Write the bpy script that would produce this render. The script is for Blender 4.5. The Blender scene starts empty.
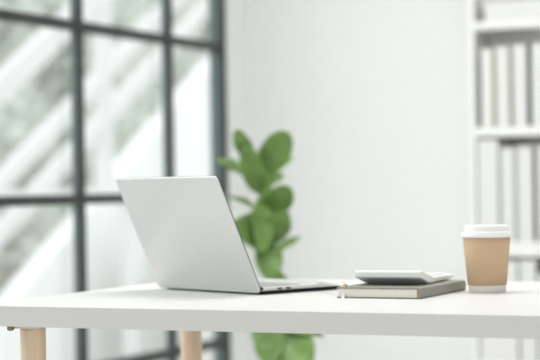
import bpy, bmesh, math, random
from mathutils import Vector, Matrix
random.seed(7)
S = bpy.context.scene
COL = S.collection
R = math.radians

# ------------------------------------------------------------------ camera
YAW, ROLL, FPX = R(24.8), R(0.9), 1685.0
F = Vector((-math.sin(YAW), math.cos(YAW), 0)); RT = Vector((math.cos(YAW), math.sin(YAW), 0)); UP = Vector((0, 0, 1))
CAMPOS = Vector((1.654, -2.351, 0.934))
cd = bpy.data.cameras.new('camera'); cam = bpy.data.objects.new('camera', cd); COL.objects.link(cam)
rr = RT*math.cos(ROLL) - UP*math.sin(ROLL); uu = UP*math.cos(ROLL) + RT*math.sin(ROLL); bb = -F
cam.matrix_world = Matrix(((rr.x, uu.x, bb.x, CAMPOS.x), (rr.y, uu.y, bb.y, CAMPOS.y), (rr.z, uu.z, bb.z, CAMPOS.z), (0, 0, 0, 1)))
cd.sensor_fit = 'HORIZONTAL'; cd.sensor_width = 36; cd.lens = 36*FPX/540; cd.shift_y = -5/540*-1
cd.clip_start = 0.05; cd.clip_end = 200
cd.dof.use_dof = True; cd.dof.focus_distance = 2.74; cd.dof.aperture_fstop = 3.3
S.camera = cam

# ------------------------------------------------------------------ sky, light, exposure
w = bpy.data.worlds.new('overcast_sky'); S.world = w; w.use_nodes = True
nt = w.node_tree; bg = nt.nodes['Background']
bg.inputs['Color'].default_value = (0.955, 0.985, 0.99, 1); bg.inputs['Strength'].default_value = 1.12
S.view_settings.view_transform = 'Standard'; S.view_settings.look = 'None'
S.view_settings.gamma = 1; S.view_settings.use_curve_mapping = False
S.view_settings.exposure = 0.31
sl = bpy.data.lights.new('hazy_sun', 'SUN'); sl.energy = 1.6; sl.angle = R(50); sl.color = (1.0, .985, .96)
so = bpy.data.objects.new('hazy_sun', sl); COL.objects.link(so)
for i, (lx, ly) in enumerate(((.4, 1.0), (2.3, .9))):  # unseen area lights added overhead to fill the dark sides
    al = bpy.data.lights.new('added_fill_light', 'AREA'); al.shape = 'RECTANGLE'; al.size = 1.2; al.size_y = 1.2; al.energy = (25, 12)[i]; al.color = (1.0, .985, .965)
    ao = bpy.data.objects.new('added_fill_light', al); COL.objects.link(ao); ao.location = (lx, ly, 2.74)
so.rotation_euler = Vector((.95, .16, -.55)).to_track_quat('-Z', 'Y').to_euler()

# ------------------------------------------------------------------ materials
def mat(name, col, rough=0.5, metal=0.0, noise=None, spec=0.5, bump=None, trans=0.0, sub=None):
    m = bpy.data.materials.new(name); m.use_nodes = True
    n = m.node_tree.nodes; l = m.node_tree.links; b = n['Principled BSDF']
    c = (*col, 1)
    b.inputs['Base Color'].default_value = c; b.inputs['Roughness'].default_value = rough
    b.inputs['Metallic'].default_value = metal; b.inputs['Specular IOR Level'].default_value = spec
    if noise:
        scale, amt, stretch = noise
        tc = n.new('ShaderNodeTexCoord'); mp = n.new('ShaderNodeMapping'); mp.inputs['Scale'].default_value = stretch
        nz = n.new('ShaderNodeTexNoise'); nz.inputs['Scale'].default_value = scale; nz.inputs['Detail'].default_value = 4
        rp = n.new('ShaderNodeValToRGB')
        rp.color_ramp.elements[0].position = .3; rp.color_ramp.elements[1].position = .7
        rp.color_ramp.elements[0].color = (*[max(0, x*(1-amt)) for x in col], 1)
        rp.color_ramp.elements[1].color = (*[min(1, x*(1+amt)) for x in col], 1)
        l.new(tc.outputs['Object'], mp.inputs['Vector']); l.new(mp.outputs[0], nz.inputs['Vector'])
        l.new(nz.outputs['Fac'], rp.inputs[0]); l.new(rp.outputs[0], b.inputs['Base Color'])
        if bump:
            bp = n.new('ShaderNodeBump'); bp.inputs['Strength'].default_value = bump; bp.inputs['Distance'].default_value = 0.002
            l.new(nz.outputs['Fac'], bp.inputs['Height']); l.new(bp.outputs[0], b.inputs['Normal'])
    return m
ONE = (1, 1, 1)
M = {}
M['wall'] = mat('painted_plaster', (.82, .83, .82), .8, noise=(40, .015, ONE), bump=.05)
M['ceil'] = mat('ceiling_paint', (.85, .85, .84), .9, noise=(30, .01, ONE))
M['floor'] = mat('pale_floor', (.72, .71, .69), .45, noise=(6, .05, (1, 6, 1)))
M['steel'] = mat('dark_green_grey_steel', (.018, .022, .021), .4, noise=(20, .15, ONE))
M['desk'] = mat('white_laminate', (.715, .712, .695), .42, noise=(60, .008, ONE), spec=.4)
M['edge'] = mat('warm_white_front_shade', (.655, .65, .618), .5, noise=(60, .008, ONE))  # darker than the top: front-face shade put into the colour
M['wood'] = mat('pale_beech', (.72, .55, .39), .45, noise=(9, .14, (6, 6, .5)), bump=.05)
M['bracket'] = mat('brass_screw', (.30, .21, .12), .4, .6, noise=(50, .1, ONE))
M['alu'] = mat('silver_aluminium', (.66, .665, .66), .46, .6, noise=(300, .02, ONE))
M['aludark'] = mat('charcoal_rubber_and_shade', (.02, .022, .022), .6, noise=(80, .1, ONE))  # rubber parts; also paints the shade under the laptop
M['port'] = mat('black_port', (.01, .01, .01), .5, noise=(80, .1, ONE))
M['keys'] = mat('keycap_plastic', (.42, .43, .43), .5, noise=(80, .1, ONE))
M['screen'] = mat('dark_glass_screen', (.012, .013, .015), .08, noise=(5, .1, ONE))
M['cover'] = mat('olive_grey_cloth', (.25, .25, .21), .5, noise=(180, .08, ONE), bump=.12)
M['pages'] = mat('cream_paper', (.80, .77, .69), .8, noise=(30, .05, (1, 1, 90)))
M['ribbon'] = mat('white_ribbon', (.85, .85, .83), .7, noise=(90, .03, ONE))
M['orange'] = mat('orange_headband', (.72, .20, .08), .7, noise=(90, .1, ONE))
M['calc'] = mat('white_plastic', (.84, .85, .85), .4, noise=(70, .01, ONE))
M['calcgrey'] = mat('grey_plastic_base', (.60, .62, .62), .45, noise=(70, .03, ONE))
M['lcd'] = mat('calculator_display', (.30, .34, .30), .2, noise=(70, .03, ONE))
M['kraft'] = mat('kraft_paper', (.60, .42, .265), .75, noise=(60, .025, (1, 1, 3)), bump=.03)
M['cup'] = mat('white_paper', (.82, .80, .75), .6, noise=(60, .02, ONE))
M['lid'] = mat('white_polystyrene', (.86, .86, .85), .3, noise=(60, .01, ONE))
M['gold'] = mat('sharpened_wood', (.62, .42, .16), .6, noise=(90, .1, ONE))
M['lead'] = mat('graphite', (.02, .02, .02), .4, noise=(90, .1, ONE))
M['leaf'] = mat('fiddle_leaf_green', (.135, .245, .055), .42, noise=(14, .30, ONE))
M['stem'] = mat('woody_stem', (.20, .19, .10), .7, noise=(30, .2, ONE))
M['pot'] = mat('white_ceramic', (.8, .8, .78), .3, noise=(30, .02, ONE))
M['soil'] = mat('potting_soil', (.05, .035, .025), .9, noise=(60, .4, ONE), bump=.6)
M['shelf'] = mat('white_shelf_board', (.88, .88, .865), .5, noise=(40, .01, ONE))
M['book'] = mat('white_binder_cloth', (.78, .78, .76), .6, noise=(60, .015, ONE))
M['bookcool'] = mat('pale_grey_card', (.76, .765, .76), .6, noise=(60, .02, ONE))
M['greycard'] = mat('grey_card_and_gap_shade', (.54, .54, .52), .7, noise=(60, .04, ONE))  # grey book card, also painted shade between binders
M['tan'] = mat('tan_gap_shade', (.52, .46, .34), .7, noise=(60, .04, ONE))  # tan-tinted shadow between spines, painted as a solid
M['brown'] = mat('brown_gap_shade', (.36, .31, .22), .7, noise=(60, .06, ONE))  # brownish shadow between spines, painted as a solid
M['black'] = mat('black_card_and_gap_shade', (.035, .037, .033), .6, noise=(60, .1, ONE))  # black box lid, also painted shade between spines
M['extwhite'] = mat('white_painted_steel', (.75, .755, .75), .5, noise=(10, .02, ONE))
M['extwall'] = mat('lifted_white_masonry', (.88, .885, .88), .7, noise=(6, .02, ONE))  # brightness missing on the shaded side wall is put into this white
M['extleaf'] = mat('foliage_with_haze', (.74, .775, .715), .8, noise=(1.2, .11, ONE))  # outdoor haze and overexposure put into the leaf colour
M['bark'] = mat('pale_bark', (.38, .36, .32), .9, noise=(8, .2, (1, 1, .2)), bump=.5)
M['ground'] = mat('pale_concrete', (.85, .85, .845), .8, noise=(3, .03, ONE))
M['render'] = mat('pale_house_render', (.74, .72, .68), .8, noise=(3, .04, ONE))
M['roof'] = mat('grey_roof', (.58, .57, .54), .8, noise=(6, .08, ONE))
M['door'] = mat('faded_red_door', (.55, .36, .30), .6, noise=(6, .08, ONE))
M['bead'] = mat('blue_grey_glazing_bead', (.115, .155, .155), .4, noise=(20, .1, ONE))
g = bpy.data.materials.new('window_glass'); g.use_nodes = True
n = g.node_tree.nodes; n.clear(); l = g.node_tree.links
o_ = n.new('ShaderNodeOutputMaterial'); mx = n.new('ShaderNodeMixShader'); tr = n.new('ShaderNodeBsdfTransparent'); gl = n.new('ShaderNodeBsdfGlossy')
tr.inputs[0].default_value = (.97, .985, .98, 1); gl.inputs['Roughness'].default_value = .03; mx.inputs[0].default_value = .06
l.new(tr.outputs[0], mx.inputs[1]); l.new(gl.outputs[0], mx.inputs[2]); l.new(mx.outputs[0], o_.inputs[0])
M['glass'] = g

# ------------------------------------------------------------------ mesh helpers
def obj(name, bm, m, parent=None, smooth=False, bevel=0, seg=2, loc=None, rotz=0):
    me = bpy.data.meshes.new(name)
    bmesh.ops.recalc_face_normals(bm, faces=bm.faces)
    bm.to_mesh(me); bm.free()
    for x in (m if isinstance(m, (list, tuple)) else [m]): me.materials.append(x)
    o = bpy.data.objects.new(name, me); COL.objects.link(o)
    if smooth:
        for p in me.polygons: p.use_smooth = True
    if bevel:
        b = o.modifiers.new('bevel', 'BEVEL'); b.width = bevel; b.segments = seg; b.limit_method = 'ANGLE'; b.angle_limit = R(35)
    if parent: o.parent = parent
    if loc is not None: o.location = loc
    if rotz: o.rotation_euler.z = rotz
    return o
def thing(name, label, cat, loc=(0, 0, 0), rotz=0, group=None):
    o = bpy.data.objects.new(name, None); COL.objects.link(o); o.empty_display_size = .05
    o.location = loc; o.rotation_euler = (0, 0, rotz); o['label'] = label; o['category'] = cat
    if group: o['group'] = group
    return o
def tag(o, label, cat, group=None, kind=None):
    o['label'] = label; o['category'] = cat
    if group: o['group'] = group
    if kind: o['kind'] = kind
    return o
def struct(o): o['kind'] = 'structure'; return o
def box(bm, x0, x1, y0, y1, z0, z1, mi=0):
    v = [bm.verts.new(p) for p in ((x0, y0, z0), (x1, y0, z0), (x1, y1, z0), (x0, y1, z0), (x0, y0, z1), (x1, y0, z1), (x1, y1, z1), (x0, y1, z1))]
    for f in ((3, 2, 1, 0), (4, 5, 6, 7), (0, 1, 5, 4), (1, 2, 6, 5), (2, 3, 7, 6), (3, 0, 4, 7)):
        bm.faces.new([v[i] for i in f]).material_index = mi
    return bm
def bx(*a): return box(bmesh.new(), *a)
def lathe(bm, prof, n=48, cx=0, cy=0):
    rings = []
    for r_, z in prof:
        if r_ < 1e-6: rings.append([bm.verts.new((cx, cy, z))])
        else: rings.append([bm.verts.new((cx+r_*math.cos(2*math.pi*i/n), cy+r_*math.sin(2*math.pi*i/n), z)) for i in range(n)])
    for a, b in zip(rings, rings[1:]):
        for i in range(n):
            j = (i+1) % n
            if len(a) == 1 and len(b) == 1: continue
            if len(a) == 1: bm.faces.new((a[0], b[i], b[j]))
            elif len(b) == 1: bm.faces.new((a[i], b[0], a[j]))
            else: bm.faces.new((a[i], a[j], b[j], b[i]))
    return bm
def rrect(x0, x1, y0, y1, r, n=6):
    pts = []
    for cx, cy, a0 in ((x1-r, y1-r, 0), (x0+r, y1-r, 90), (x0+r, y0+r, 180), (x1-r, y0+r, 270)):
        for i in range(n+1):
            a = R(a0+90*i/n); pts.append((cx+r*math.cos(a), cy+r*math.sin(a)))
    return pts
def prism(bm, layers):   # layers: list of (list of xy, z); same point count
    rs = [[bm.verts.new((x, y, z)) for x, y in pts] for pts, z in layers]
    n = len(rs[0])
    bm.faces.new(rs[0][::-1]); bm.faces.new(rs[-1])
    for a, b in zip(rs, rs[1:]):
        for i in range(n): j = (i+1) % n; bm.faces.new((a[i], a[j], b[j], b[i]))
    return bm
def tube(bm, pts, radii, n=10):
    pts = [Vector(p) for p in pts]; rings = []
    for i, p in enumerate(pts):
        d = (pts[min(i+1, len(pts)-1)]-pts[max(i-1, 0)]).normalized()
        a = d.orthogonal().normalized() if i == 0 else (a - d*a.dot(d)).normalized()
        b = d.cross(a); r_ = radii[i] if isinstance(radii, (list, tuple)) else radii
        rings.append([bm.verts.new(p+a*r_*math.cos(2*math.pi*k/n)+b*r_*math.sin(2*math.pi*k/n)) for k in range(n)])
    for A, B in zip(rings, rings[1:]):
        for k in range(n): j = (k+1) % n; bm.faces.new((A[k], A[j], B[j], B[k]))
    bm.faces.new(rings[0][::-1]); bm.faces.new(rings[-1])
    return bm
def bar(bm, p, q, w_, h_):   # square bar between two points, width across, height up
    p = Vector(p); q = Vector(q); d = (q-p).normalized(); s = d.cross(UP).normalized(); t = s.cross(d)
    vs = []
    for c in (p, q):
        for a, b in ((-1, -1), (1, -1), (1, 1), (-1, 1)): vs.append(bm.verts.new(c+s*a*w_/2+t*b*h_/2))
    for f in ((3, 2, 1, 0), (4, 5, 6, 7), (0, 1, 5, 4), (1, 2, 6, 5), (2, 3, 7, 6), (3, 0, 4, 7)): bm.faces.new([vs[i] for i in f])
    return bm

# ------------------------------------------------------------------ the room
XW, YB, HC = -.92, 3.03, 2.75          # window plane, back wall, ceiling height
WY0, WY1, WTOP = -1.52, 2.885, 2.42    # window opening
struct(obj('floor', bx(XW-.08, 4.2, -2.9, YB+.15, -.12, 0), M['floor']))
struct(obj('ceiling', bx(XW-.08, 4.2, -2.9, YB+.15, HC, HC+.12), M['ceil']))
struct(obj('wall_back', bx(XW-.06, 4.2, YB, YB+.15, 0, HC), M['wall']))
bm = bmesh.new()
box(bm, XW-.06, -.5, -3.05, -2.9, 0, HC); box(bm, 3.5, 4.2, -3.05, -2.9, 0, HC); box(bm, -.5, 3.5, -3.05, -2.9, 0, .3); box(bm, -.5, 3.5, -3.05, -2.9, 2.6, HC)  # wide opening behind the camera, added to let in fill light
struct(obj('wall_front', bm, M['wall']))
struct(obj('wall_right', bx(4.05, 4.2, -2.9, YB, 0, HC), M['wall']))
bm = bmesh.new()
box(bm, XW-.06, XW, WY1, YB, 0, HC); box(bm, XW-.06, XW, -2.9, WY0, 0, HC); box(bm, XW-.06, XW, WY0, WY1, WTOP, HC)
struct(obj('wall_left', bm, M['wall']))
struct(obj('baseboard_back', bx(XW, 4.05, YB-.014, YB, 0, .08), M['shelf'], bevel=.003))
# window: steel grid, one frame with bars and panes
win = struct(thing('window_1', 'tall dark green-grey steel grid window', 'window', (XW, 0, 0)))
for k in ('label', 'category'): del win[k]
ys = [-.90, -.335, .23, .795, 1.36, 1.925, 2.487]; zs = [.394, .9005, 1.411, 1.916]
bm = bmesh.new()
D0, D1 = -.075, -.004
box(bm, -.02, D1, WY1-.030, WY1, 0, WTOP); box(bm, D0, D1, WY0, WY0+.055, 0, WTOP)
box(bm, D0, D1, WY0+.055, WY1-.030, 0, .05); box(bm, D0, D1, WY0+.055, WY1-.030, WTOP-.05, WTOP)
wf = obj('window_frame', bm, M['steel'], win, bevel=.003)
obj('glazing_bead', bx(-.055, -.02, WY1-.030, WY1, .05, WTOP-.05), M['bead'], wf)
for y in ys:
    mu = obj('mullion', bx(-.018, D1, y-.0168, y+.0088, .05, WTOP-.05), M['steel'], win, bevel=.002)
    obj('glazing_bead', bx(-.040, -.018, y-.0085, y+.007, .05, WTOP-.05), M['bead'], mu, bevel=.001)
ye = [WY0+.055]+ys+[WY1-.030]
for z in zs:
    bm = bmesh.new()
    for a, b in zip(ye, ye[1:]):
        box(bm, -.036, D1-.002, a+(.0088 if a in ys else 0), b-(.0168 if b in ys else 0), z-.0155, z+.0150)
    obj('glazing_bar', bm, M['steel'], win, bevel=.002)
for a, b in zip(ye, ye[1:]): obj('pane', bx(-.046, -.041, a, b, .05, WTOP-.05), M['glass'], win)

# ------------------------------------------------------------------ outside
struct(obj('terrace_ground', bx(-40, XW-.08, -12, 45, -.32, -.12), M['ground']))
SX = -3.2
st = thing('outdoor_staircase', 'white steel staircase with slanting rails rising outside the window', 'staircase', (SX, 0, -.12))
def zz(o, y): return .42+o+.58*(y-5)+.12
for off, wd, nm in ((1.10, .15, 'handrail'), (.62, .10, 'rail'), (.37, .10, 'rail')):
    obj(nm, bar(bmesh.new(), (0, 4.3, zz(off, 4.3)), (0, 8.6, zz(off, 8.6)), .07, wd*.86), M['extwhite'], st)
for y in (5.92, 8.5, 4.35): obj('post', bx(-.04, .04, y-.045, y+.045, zz(0, y)-.05, zz(1.1, y)), M['extwhite'], st)
bm = bmesh.new()
A = [bm.verts.new((-.06, y, z)) for y, z in ((4.1, 0), (8.6, 0), (8.6, zz(0, 8.6)), (4.1, max(.02, zz(0, 4.1))))]
B = [bm.verts.new((.06, v.co.y, v.co.z)) for v in A]
bm.faces.new(A); bm.faces.new(B[::-1])
for k in range(4): bm.faces.new((A[k], B[k], B[(k+1) % 4], A[(k+1) % 4]))
obj('side_wall', bm, M['extwall'], st)
bm = bmesh.new()
for k in range(14):
    y = 4.6+k*.28; z = zz(-.55, y); box(bm, -.45, -.065, y-.02, y+.29, z-.04, z)
tr_ = obj('stair_treads', bm, M['extwhite'], st)
fe = thing('low_railing', 'low white horizontal railing at the foot of the outdoor stairs', 'railing', (-2.75, 0, -.12))
obj('top_rail', bx(-.03, .03, 2.4, 5.5, .98, 1.05), M['extwhite'], fe)
for y in (2.5, 5.4): obj('post', bx(-.03, .03, y-.03, y+.03, 0, .98), M['extwhite'], fe)
hg = thing('garden_hedge', 'tall haze-paled green hedge behind the trees outside the window', 'hedge', (-12.5, 20, -.12))
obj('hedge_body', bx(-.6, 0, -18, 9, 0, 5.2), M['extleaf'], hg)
bm = bmesh.new()
for k in range(11500):
    p = Vector((random.uniform(0, .45), random.uniform(-18, 9), random.uniform(0, 5.6)))
    a = Vector((random.gauss(0, .6), random.gauss(0, 1), random.gauss(0, 1))).normalized(); b = a.orthogonal().normalized(); q = random.uniform(.08, .18)
    bm.faces.new([bm.verts.new(v) for v in (p-a*q, p+b*q*.5, p+a*q, p-b*q*.5)])
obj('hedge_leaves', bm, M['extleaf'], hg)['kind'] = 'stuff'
pt = thing('garden_planter', 'beige tapered garden planter with a small shrub outside behind the laptop', 'planter', (-2.72, 5.93, -.12))
obj('tub', prism(bmesh.new(), [(rrect(-.16, .16, -.22, .22, .03, 3), 0), (rrect(-.2, .2, -.30, .30, .03, 3), .55)]), M['render'], pt, bevel=.01)
obj('band', prism(bmesh.new(), [(rrect(-.19, .19, -.27, .27, .03, 3), .34), (rrect(-.2, .2, -.29, .29, .03, 3), .42)]), M['door'], pt)
bm = bmesh.new()
for k in range(500):
    d = Vector((random.gauss(0, 1), random.gauss(0, 1), random.gauss(0, 1))).normalized()
    p = Vector((d.x*.17, d.y*.27, .60+abs(d.z)*.16)); a = d.orthogonal().normalized(); b = d.cross(a); q = .035
    bm.faces.new([bm.verts.new(v) for v in (p-a*q, p+b*q*.6, p+a*q, p-b*q*.6)])
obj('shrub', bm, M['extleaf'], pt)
def tree(x, y, h, r_, label, nleaf, low):
    t = thing('garden_tree', label, 'tree', (x, y, -.12), 0, None)
    obj('trunk', tube(bmesh.new(), [(0, 0, 0), (.05, .02, h*.4), (-.03, .05, h*.8)], [.13, .10, .04]), M['bark'], t)
    bm = bmesh.new()
    cl = [(Vector((random.uniform(-.7, .7)*r_, random.uniform(-.9, .9)*r_, random.uniform(low, h-.2))), random.uniform(.35, .6)*r_) for _ in range(16)]
    for i in range(nleaf):
        c, rad = random.choice(cl)
        d = Vector((random.gauss(0, 1), random.gauss(0, 1), random.gauss(0, 1))).normalized()
        p = c+d*rad*random.uniform(.5, 1)
        a = Vector((random.gauss(0, 1), random.gauss(0, 1), random.gauss(0, .6))).normalized(); b = a.orthogonal().normalized()
        s = random.uniform(.06, .13)
        bm.faces.new([bm.verts.new(q) for q in (p-a*s, p+b*s*.5, p+a*s, p-b*s*.5)])
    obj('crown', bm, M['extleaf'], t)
tree(-6.6, 10.0, 3.2, 1.15, 'haze-paled green leafy tree at far left behind the white outdoor stairs', 5200, .7)
tree(-8.8, 14.6, 4.2, 1.3, 'tall hazy green tree behind the middle column of window panes', 5200, 1.9)
tree(-9.6, 20.0, 4.6, 1.2, 'hazy green tree beside the rightmost window panes', 4200, 2.5)
tree(-10.4, 11.4, 3.4, 1.0, 'small bushy green tree between two taller trees outside', 3000, 1.5)

# ------------------------------------------------------------------ desk
T = .74
dk = thing('desk', 'white rectangular desk top on round pale wooden legs', 'desk', (.015, 0, 0), R(.6))
top_ = obj('desk_top', bx(0, 1.4, .0012, .80, T-.034, T), M['desk'], dk, bevel=.0010)
obj('front_shade_strip', bx(.0005, 1.3995, 0, .0012, T-.0336, T-.0006), M['edge'], top_)  # thin slab that carries the painted front-face shade
for x, y in ((.083, .056), (.064, .68), (1.32, .056), (1.34, .70)):
    bm = bmesh.new(); lathe(bm, [(0, 0), (.019, 0), (.0205, .03), (.0215, T-.045), (.0215, T-.040), (0, T-.040)], 32, x, y)
    lg = obj('leg', bm, M['wood'], dk, smooth=True)
    obj('mounting_plate', bx(x-.025, x+.025, y-.025, y+.025, T-.040, T-.034), M['desk'], lg, bevel=.001)
    obj('foot_pad', lathe(bmesh.new(), [(0, -.0001), (.017, -.0001), (.017, .004), (0, .004)], 24, x, y), M['aludark'], lg)
bm = bmesh.new()
lathe(bm, [(0, T-.0435), (.004, T-.0432), (.006, T-.041), (.006, T-.034), (0, T-.034)], 16, .058, .026)
obj('screw', bm, M['bracket'], dk, smooth=True)

# ------------------------------------------------------------------ laptop
LA = R(24.6)      # hinge line turned against the desk's front edge
H = Vector((.3905, .335, T))
# local frame: +x along hinge towards the user's right (to the left in the photo), +y towards the keyboard front
lp = thing('laptop', 'open silver laptop seen from behind, lid leaning back, on white desk', 'laptop', H, 0)
lp.rotation_euler.z = -LA
# after turning by -LA: local x -> (cos, -sin), local y -> (sin, cos); hinge runs towards -x
W, D, L = .301, .212, .2285
b0 = rrect(-W, 0, 0, D, .010); b1 = rrect(-W+.003, -.003, .003, D-.003, .009); b2 = rrect(-W+.010, -.010, .012, D-.012, .008)
base = obj('base', prism(bmesh.new(), [(b1, .0068), (b0, .0076), (b0, .0120), (rrect(-W+.0006, -.0006, .0006, D-.0006, .0095), .0126)]), M['alu'], lp)
obj('shaded_bottom_case', prism(bmesh.new(), [(b2, .0012), (rrect(-W+.005, -.005, .005, D-.005, .009), .0050), (b1, .0068)]), M['aludark'], base)  # dark colour paints the shade beneath the tapered base
for x in (-.03, -W+.03):
    for y in (.025, D-.025):
        obj('rubber_foot', lathe(bmesh.new(), [(0, 0), (.007, 0), (.008, .0012), (0, .0012)], 20, x, y), M['aludark'], base)
for y in (.046, .066): obj('port', prism(bmesh.new(), [(rrect(-.0008, .0004, y-.0056, y+.0056, .0002, 2), .0082), (rrect(-.0008, .0004, y-.0056, y+.0056, .0002, 2), .0113)]), M['port'], base)
kb = obj('keyboard', bx(-W+.022, -.022, .022, .118, .0124, .0128), M['keys'], lp)
for r_ in range(6):
    n_ = 14 if r_ < 5 else 11
    y0 = .024+r_*.0155; pitch = (W-.048)/n_
    for i in range(n_):
        x0 = -W+.024+i*pitch
        obj('key', bx(x0+.001, x0+pitch-.001, y0, y0+.0135, .0128, .0137), M['keys'], kb)
obj('trackpad', prism(bmesh.new(), [(rrect(-W/2-.062, -W/2+.062, .124, D-.006, .004), .0124), (rrect(-W/2-.062, -W/2+.062, .124, D-.006, .004), .0128)]), M['alu'], lp)
bm = bmesh.new(); tube(bm, [(-W+.0004, .0045, .0110), (-.0001, .0045, .0110)], .0030, 12)
obj('hinge', bm, M['aludark'], lp, smooth=True)
lid = bpy.data.objects.new('lid', None)
TILT = R(25.0)
def lidpt(x, l_, d):   # l_ along lid, d = depth towards the user (screen side)
    return Vector((x, -l_*math.sin(TILT)+d*math.cos(TILT)+.001, .0030+l_*math.cos(TILT)+d*math.sin(TILT)))
def lidprism(outline, ds):
    bm = bmesh.new(); rs = [[bm.verts.new(lidpt(x, y, d)) for x, y in o] for o, d in zip(outline, ds)]
    n = len(rs[0]); bm.faces.new(rs[0]); bm.faces.new(rs[-1][::-1])
    for a, b in zip(rs, rs[1:]):
        for i in range(n): j = (i+1) % n; bm.faces.new((a[i], b[i], b[j], a[j]))
    return bm
o0 = rrect(-W+.0008, -.0008, .0008, L-.0008, .0085); o1 = rrect(-W, 0, 0, L, .009)
bpy.data.objects.remove(lid)
lid = obj('lid', lidprism([o0, o1, o1], [-.0002, .0006, .0026]), M['alu'], lp)
obj('bezel', lidprism([rrect(-W+.0004, -.0004, .0004, L-.0004, .0088)]*2, [.0026, .0046]), M['aludark'], lid)
obj('screen', lidprism([rrect(-W+.009, -.009, .022, L-.010, .003)]*2, [.0046, .0049]), M['screen'], lid)

# ------------------------------------------------------------------ notebook
NB = thing('notebook', 'olive-grey hardback notebook with cream pages lying under the calculator', 'notebook', (.5520, .298, T), R(-.3))
NW, ND, NH = .150, .240, .0182
bm = bmesh.new()
prof = [(0, 0), (NW-.004, 0), (NW-.0012, .0012), (NW, .0045), (NW+.0006, NH/2), (NW, NH-.0045), (NW-.0012, NH-.0012), (NW-.004, NH), (0, NH), (0, NH-.0022), (NW-.006, NH-.0022), (NW-.0036, NH-.005), (NW-.003, NH/2), (NW-.0036, .005), (NW-.006, .0022), (0, .0022)]
A = [bm.verts.new((x, 0, z)) for x, z in prof]; B = [bm.verts.new((x, ND, z)) for x, z in prof]
for i in range(len(prof)): j = (i+1) % len(prof); bm.faces.new((A[i], A[j], B[j], B[i]))
for Vv in (A, B):
    for q in ((0, 1, 14, 15), (1, 2, 13, 14), (2, 3, 12, 13), (3, 4, 12), (4, 5, 12), (5, 6, 11, 12), (6, 7, 10, 11), (7, 8, 9, 10)):
        bm.faces.new([Vv[i] for i in q])
cov = obj('cover', bm, M['cover'], NB)
obj('page_block', bx(.0025, NW-.0062, .0022, ND-.0022, .0022, NH-.0022), M['pages'], NB)
obj('headband', bx(NW-.0062, NW-.0034, .0012, .004, .0035, NH-.0035), M['orange'], NB, bevel=.0006)
bm = bmesh.new()
pts = [(.012, .004, .009), (.012, .0008, .0085), (.0122, -.001, .006), (.0125, -.002, .0025), (.0127, -.004, .0004), (.0135, -.010, .0003)]
q0 = [bm.verts.new((x-.0028, y, z)) for x, y, z in pts]; q1 = [bm.verts.new((x+.0028, y, z)) for x, y, z in pts]
for i in range(len(pts)-1): bm.faces.new((q0[i], q0[i+1], q1[i+1], q1[i]))
rb = obj('ribbon', bm, M['ribbon'], NB); sm = rb.modifiers.new('thickness', 'SOLIDIFY'); sm.thickness = .0004; sm.offset = 0

# ------------------------------------------------------------------ calculator
CA = R(3)
ca = thing('calculator', 'white desktop calculator with raised display end, lying on the notebook', 'calculator', (.681, .397, T+NH), CA)
CW, CD = .1195, .168     # local: x from -CW to 0, y away from the display end
def extr(bm, prof, x0, x1, inset=0):
    A = [bm.verts.new((x0, y, z)) for y, z in prof]; B = [bm.verts.new((x1, y, z)) for y, z in prof]
    bm.faces.new(A); bm.faces.new(B[::-1])
    for i in range(len(prof)): j = (i+1) % len(prof); bm.faces.new((A[i], B[i], B[j], A[j]))
    return bm
# side profile: overhanging raised display end at the left, low key deck to the right
sp = [(.012, .0018), (CD, .0018), (CD, .0095), (.040, .0105), (-.034, .0258), (-.039, .0250), (-.0405, .0225), (-.0400, .0150), (-.0370, .0130)]
obj('body', extr(bmesh.new(), sp, -CW, 0), M['calc'], ca, bevel=.002, seg=3)
obj('base_shell', extr(bmesh.new(), [(.012, 0), (CD-.004, 0), (CD-.004, .0019), (.0100, .0019), (.0040, .0040), (.006, .0025)], -CW+.006, -.006), M['calcgrey'], ca, bevel=.001)
def onslope(y): return .0258+(y+.034)/.074*(.0105-.0258)
dp = [(-.024, onslope(-.024)-.0005), (.024, onslope(.024)-.0005), (.024, onslope(.024)+.0005), (-.024, onslope(-.024)+.0005)]
obj('display', extr(bmesh.new(), dp, -CW+.012, -.012), M['lcd'], ca)
for r_ in range(5):
    for c_ in range(5):
        x0 = -CW+.009+c_*.0205; y0 = .046+r_*.0215
        bm = prism(bmesh.new(), [(rrect(x0, x0+.0165, y0, y0+.0170, .002, 3), .0092), (rrect(x0+.0012, x0+.0153, y0+.0012, y0+.0158, .002, 3), .0128)])
        obj('key', bm, M['calc'], ca)

# ------------------------------------------------------------------ pencil
pc = thing('pencil', 'white pencil with sharpened tip lying between laptop and notebook', 'pencil', (0, 0, 0))
pA, pB = Vector((.442, .4767, T+.0166)), Vector((.5600, .3258, T+.0199))
d = (pB-pA).normalized()
pc.location = pA
obj('barrel', tube(bmesh.new(), [Vector((0, 0, 0)), d*((pB-pA).length-.016)], .0033, 6), M['ribbon'], pc)
obj('sharpened_tip', tube(bmesh.new(), [d*((pB-pA).length-.016), d*((pB-pA).length-.005)], [.0033, .0014], 12), M['gold'], pc)
obj('lead', tube(bmesh.new(), [d*((pB-pA).length-.005), d*((pB-pA).length)], [.0014, .0004], 10), M['lead'], pc)

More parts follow.
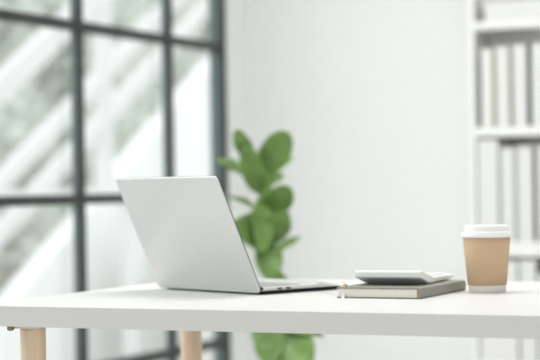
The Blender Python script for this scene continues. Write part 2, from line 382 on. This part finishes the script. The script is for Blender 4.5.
# ------------------------------------------------------------------ paper cup
cu = thing('paper_cup', 'kraft brown takeaway coffee cup with white lid on the desk', 'cup', (.756, .496, T))
def ri(z): return .0322+(.0415-.0322)*(z/.104)
obj('cup_body', lathe(bmesh.new(), [(0, .004), (.0305, .004), (.0312, 0), (.0322, .0005), (ri(.02), .02), (ri(.104), .104), (ri(.104)-.001, .104), (.0312, .005), (0, .005)], 64), M['cup'], cu, smooth=True)
obj('sleeve', lathe(bmesh.new(), [(ri(.0125)+.0001, .0125), (ri(.0125)+.0009, .0127), (ri(.096)+.0009, .0965), (ri(.096)+.0001, .097)], 64), M['kraft'], cu, smooth=True)
lidp = [(.0418, .0965), (.0445, .0965), (.0452, .0985), (.0452, .1005), (.0440, .1020), (.0434, .1035), (.0432, .1050), (.0420, .1062), (.0392, .1068), (.0388, .1085), (.0380, .1155), (.0372, .1172), (.0360, .1176), (.0348, .1168), (.0340, .1120), (.0330, .1108), (.0, .1108)]
cl = obj('lid', lathe(bmesh.new(), lidp, 64), M['lid'], cu, smooth=True)
obj('sip_hole', prism(bmesh.new(), [(rrect(-.007, .007, .024, .029, .002, 3), .1105), (rrect(-.007, .007, .024, .029, .002, 3), .1111)]), M['lead'], cl)

# ------------------------------------------------------------------ potted fig
PK = .002552
pl = thing('potted_fig', 'green broad-leaved potted fig standing on the floor behind the desk', 'plant', (-.151, 1.561, 0), YAW)
obj('pot', lathe(bmesh.new(), [(0, 0), (.085, 0), (.095, .01), (.118, .20), (.122, .21), (.116, .212), (.108, .20), (.106, .17), (0, .17)], 48), M['pot'], pl, smooth=True)
obj('soil', lathe(bmesh.new(), [(0, .168), (.106, .168), (.105, .182), (.05, .188), (0, .19)], 32), M['soil'], pl, smooth=True)
def P(px, py, dep=0): return Vector(((px-272)*PK, dep, .934+(185-py)*PK))
stem = [Vector((0, 0, .17)), Vector((.01, .005, .32)), P(274, 330), P(269, 290), P(268, 250), P(264, 205), P(262, 170), P(261, 148)]
obj('stem', tube(bmesh.new(), stem, [.010, .009, .008, .0075, .007, .006, .005, .003], 10), M['stem'], pl, smooth=True)
def leaf(base, tip, width, nrm, sag=.0, fold=.12, seed=0, pt=.78):
    rnd = random.Random(seed); base = Vector(base); tip = Vector(tip); nrm = Vector(nrm).normalized()
    ctrl = (base+tip)/2+nrm*sag; bm = bmesh.new(); rows = []; NT, NS = 16, 8
    for i in range(NT+1):
        t = i/NT; p = base*(1-t)**2+ctrl*2*t*(1-t)+tip*t*t
        d = ((ctrl-base)*(1-t)+(tip-ctrl)*t).normalized(); s = d.cross(nrm).normalized(); nn = s.cross(d)
        if t < .08: wd = .004+0*t
        else:
            u = (t-.08)/.92; wd = width/2*(math.sin(math.pi*min(1, u**.78))**pt if u < 1 else 0)*(.80+.28*u)+.001
        row = []
        for k in range(-NS//2, NS//2+1):
            a = k/(NS/2); wave = .11*math.sin(t*14+seed+a*2)*abs(a)
            row.append(bm.verts.new(p+s*a*wd+nn*(fold*abs(a)*wd+wave*wd)))
        rows.append(row)
    for A_, B_ in zip(rows, rows[1:]):
        for k in range(NS): bm.faces.new((A_[k], A_[k+1], B_[k+1], B_[k]))
    o = obj('leaf', bm, M['leaf'], pl, smooth=True)
    sd = o.modifiers.new('thickness', 'SOLIDIFY'); sd.thickness = .0008
    return o
LV = [ # base px, tip px, base depth, tip depth, width px, normal, sag
 ((262, 172), (291, 133), 0, -.06, 28, (.2, -1, .4), .01),
 ((255, 165), (239, 129), 0, -.05, 17, (-.5, -1, .35), .01),
 ((261, 196), (247, 146), -.01, -.05, 22, (.1, -1, .3), .015),
 ((262, 200), (268, 150), .01, .03, 22, (0, -1, .4), .0),
 ((255, 178), (217, 158), .02, .0, 14, (-.2, -.75, .9), .012),
 ((264, 180), (296, 156), .03, .10, 10, (.3, -.5, 1), .012),
 ((264, 216), (291, 187), 0, -.08, 26, (.3, -1, .2), .01),
 ((262, 214), (222, 200), .01, .04, 9, (-.2, -.35, 1), .045),
 ((273, 234), (233, 222), -.01, -.13, 32, (-.2, -1, .1), .004),
 ((264, 246), (287, 209), -.01, -.07, 27, (.4, -1, .2), .012),
 ((263, 190), (262, 252), -.02, -.09, 26, (.45, -1, -.15), .02),
 ((267, 235), (270, 281), -.02, -.08, 26, (.1, -1, .15), .015),
 ((268, 258), (302, 238), .02, .10, 11, (.2, -.5, 1), .012),
 ((262, 224), (258, 252), 0, -.05, 18, (-.4, -1, .1), .01),
 ((266, 262), (284, 300), 0, -.08, 24, (.5, -1, .2), .01),
 ((268, 285), (238, 305), 0, -.09, 24, (-.5, -1, .4), .01),
 ((270, 300), (310, 318), 0, .05, 26, (.3, -.6, .8), .02),
 ((271, 315), (268, 366), -.01, -.10, 30, (-.3, -1, .2), .01),
 ((272, 318), (253, 342), 0, -.03, 22, (-.5, -.8, .5), .01),
 ((272, 322), (308, 366), -.01, -.11, 40, (.2, -1, .2), .01),
 ((273, 318), (322, 336), 0, -.05, 24, (.3, -.8, .7), .02),
 ((264, 190), (280, 170), .02, .16, 22, (.2, .3, 1), .01),
 ((266, 240), (250, 225), .02, .16, 24, (-.2, .3, 1), .01),
 ((270, 300), (280, 280), .02, .17, 26, (.1, .3, 1), .01)]
for i, (a, b, da, db, wd, nr, sg) in enumerate(LV):
    leaf(P(*a, da), P(*b, db), wd*1.14*PK, nr, sg, seed=i, pt=.52 if i in (0, 1, 2, 6) else .85)

# ------------------------------------------------------------------ bookcase
SF, SD = 2.70, .31           # shelf front (y), depth
BX0 = .010; BW = 1.0
bs = thing('bookcase', 'white open bookcase against the back wall', 'bookcase', (BX0, SF, 0))
obj('side_panel', bx(0, .019, 0, SD, 0, 1.95), M['shelf'], bs, bevel=.001); obj('side_panel', bx(BW-.019, BW, 0, SD, 0, 1.95), M['shelf'], bs, bevel=.001)
SH = [(.04, .07), (.352, .376), (.700, .746), (1.074, 1.103), (1.408, 1.432), (1.92, 1.95)]
for z0, z1 in SH: obj('shelf_board', bx(.019, BW-.019, .001, SD-.150, z0, z1), M['shelf'], bs, bevel=.001)
obj('back_panel', bx(.019, BW-.019, SD-.150, SD-.144, .04, 1.95), M['shelf'], bs)
Y0 = SF+.003
def upright(name, label, cat, x0, x1, z0, h, dep, m, group, yoff=0, lean=0, pages=True):
    dep = dep*.66
    t = thing(name, label, cat, (x0, Y0+yoff, z0+.0004), 0, group); w_ = x1-x0
    if lean: t.rotation_euler.y = R(lean)
    c = bmesh.new(); k = min(.0025, w_*.2)
    box(c, 0, w_, 0, k, 0, h); box(c, 0, k, k, dep, 0, h); box(c, w_-k, w_, k, dep, 0, h)
    obj('cover', c, m, t, bevel=.0008)
    obj('page_block', bx(k, w_-k, k, dep-.004, .004, h-.004), M['pages'], t)
    return t
def px2x(px): return .0301+(px-475)*.003205
U0 = SH[3][1]; U1 = SH[2][1]
g1 = 'books on the shelf above the cup'
upright('book', 'white book first from the left on the shelf level with the tall leaves', 'book', px2x(481.5), px2x(492.5), U0, .245, .20, M['book'], g1)
upright('book', 'tan strip for the shaded gap between the first and second white books', 'book', px2x(493), px2x(496.3), U0, .248, .19, M['tan'], g1, .02)  # recessed slab painting the tan shadow between white books
upright('book', 'white book second from the left, right of the tan gap strip', 'book', px2x(497), px2x(509), U0, .250, .20, M['book'], g1)
upright('book', 'brown strip for the shaded gap between two wide white books', 'book', px2x(509.4), px2x(513), U0, .252, .19, M['brown'], g1, .02)  # same for the brown shadow gap, no separate volume here
upright('book', 'wide white book between the brown and the black gap strips', 'book', px2x(513.5), px2x(526.5), U0, .253, .20, M['bookcool'], g1)
upright('book', 'black strip for a shaded gap on the shelf above the cup', 'book', px2x(527.5), px2x(531.3), U0, .256, .19, M['black'], g1, .01)  # dark slab where only a shadow gap lies
upright('book', 'pale grey book at the right photo edge, beside the black gap strip', 'book', px2x(532), px2x(547), U0, .254, .20, M['bookcool'], g1)
g2 = 'binders on the shelf right behind the cup lid'
upright('binder', 'broad bright white binder at the left end of its shelf', 'binder', px2x(476.5), px2x(496.5), U1, .318, .22, M['book'], g2)
upright('gap_shade', 'mid grey strip for the shaded gap right of the broad white binder', 'gap_shade', px2x(497), px2x(500), U1, .292, .21, M['greycard'], g2, .01)  # grey slab painting shade between binders
upright('binder', 'pale grey binder between the two mid grey gap strips', 'binder', px2x(500.5), px2x(512.5), U1, .292, .21, M['bookcool'], g2)
upright('gap_shade', 'mid grey strip for the shaded gap between the two pale grey binders', 'gap_shade', px2x(513), px2x(516.5), U1, .294, .21, M['greycard'], g2, .01)  # another shadow gap painted as a grey slab
upright('binder', 'pale grey binder left of the charcoal gap strip', 'binder', px2x(517), px2x(531), U1, .295, .21, M['bookcool'], g2)
upright('gap_shade', 'charcoal strip for a shaded gap on the binder shelf', 'gap_shade', px2x(531.6), px2x(535), U1, .295, .21, M['black'], g2, .01)  # darkest gap on this shelf, its shade painted as a slab
upright('binder', 'pale binder cut by the right photo edge, below the books', 'binder', px2x(535.6), px2x(549), U1, .295, .21, M['bookcool'], g2)
# flat stack on the top shelf
z = SH[4][1]+.0004
for i, (h, m, lb, x0, x1) in enumerate(((.020, M['book'], 'white book lying flat at the bottom of the stack on the top shelf', 486, 580), (.016, M['bookcool'], 'pale blue-grey book lying flat second from the bottom of the stack', 486.5, 578), (.022, M['book'], 'white book lying flat third in the stack on the top shelf', 485, 580), (.020, M['greycard'], 'grey book lying flat on top of the stack at the top right', 485, 576))):
    a, b = px2x(x0), px2x(x1)
    t = thing('flat_book', lb, 'book', (a, Y0, z), 0, 'books lying flat on the top shelf')
    c = bmesh.new(); box(c, 0, b-a, 0, .14, 0, .0025); box(c, 0, b-a, 0, .14, h-.0025, h); box(c, 0, b-a, 0, .0025, .0025, h-.0025)
    obj('cover', c, m, t); obj('page_block', bx(.004, b-a-.004, .0025, .137, .0025, h-.0025), M['pages'], t)
    z += h+.0002
# boxes on the lower shelves
def fbox(label, x0, x1, z0, h, dep, m, mlid, lh, grp, yoff=0):
    t = thing('storage_box', label, 'box', (px2x(x0), Y0+yoff, z0+.0004), 0, grp); w_ = px2x(x1)-px2x(x0)
    obj('box_body', bx(0, w_, 0, dep, 0, h-lh), m, t, bevel=.002); obj('box_lid', bx(-.001, w_+.001, -.001, dep+.001, h-lh, h), mlid, t, bevel=.002)
z3 = SH[1][1]
g3 = 'storage boxes on the shelf below the cup lid'
fbox('white storage box just right of the paper cup, on the shelf behind', 516.8, 533, z3, .313, .14, M['bookcool'], M['bookcool'], .03, g3)
fbox('white box with a black lid at the right photo edge', 535.3, 562, z3, .308, .14, M['bookcool'], M['black'], .034, g3)
fbox('wide white storage box hidden mostly behind the paper cup', 476.5, 514.3, z3, .31, .14, M['book'], M['book'], .03, g3)
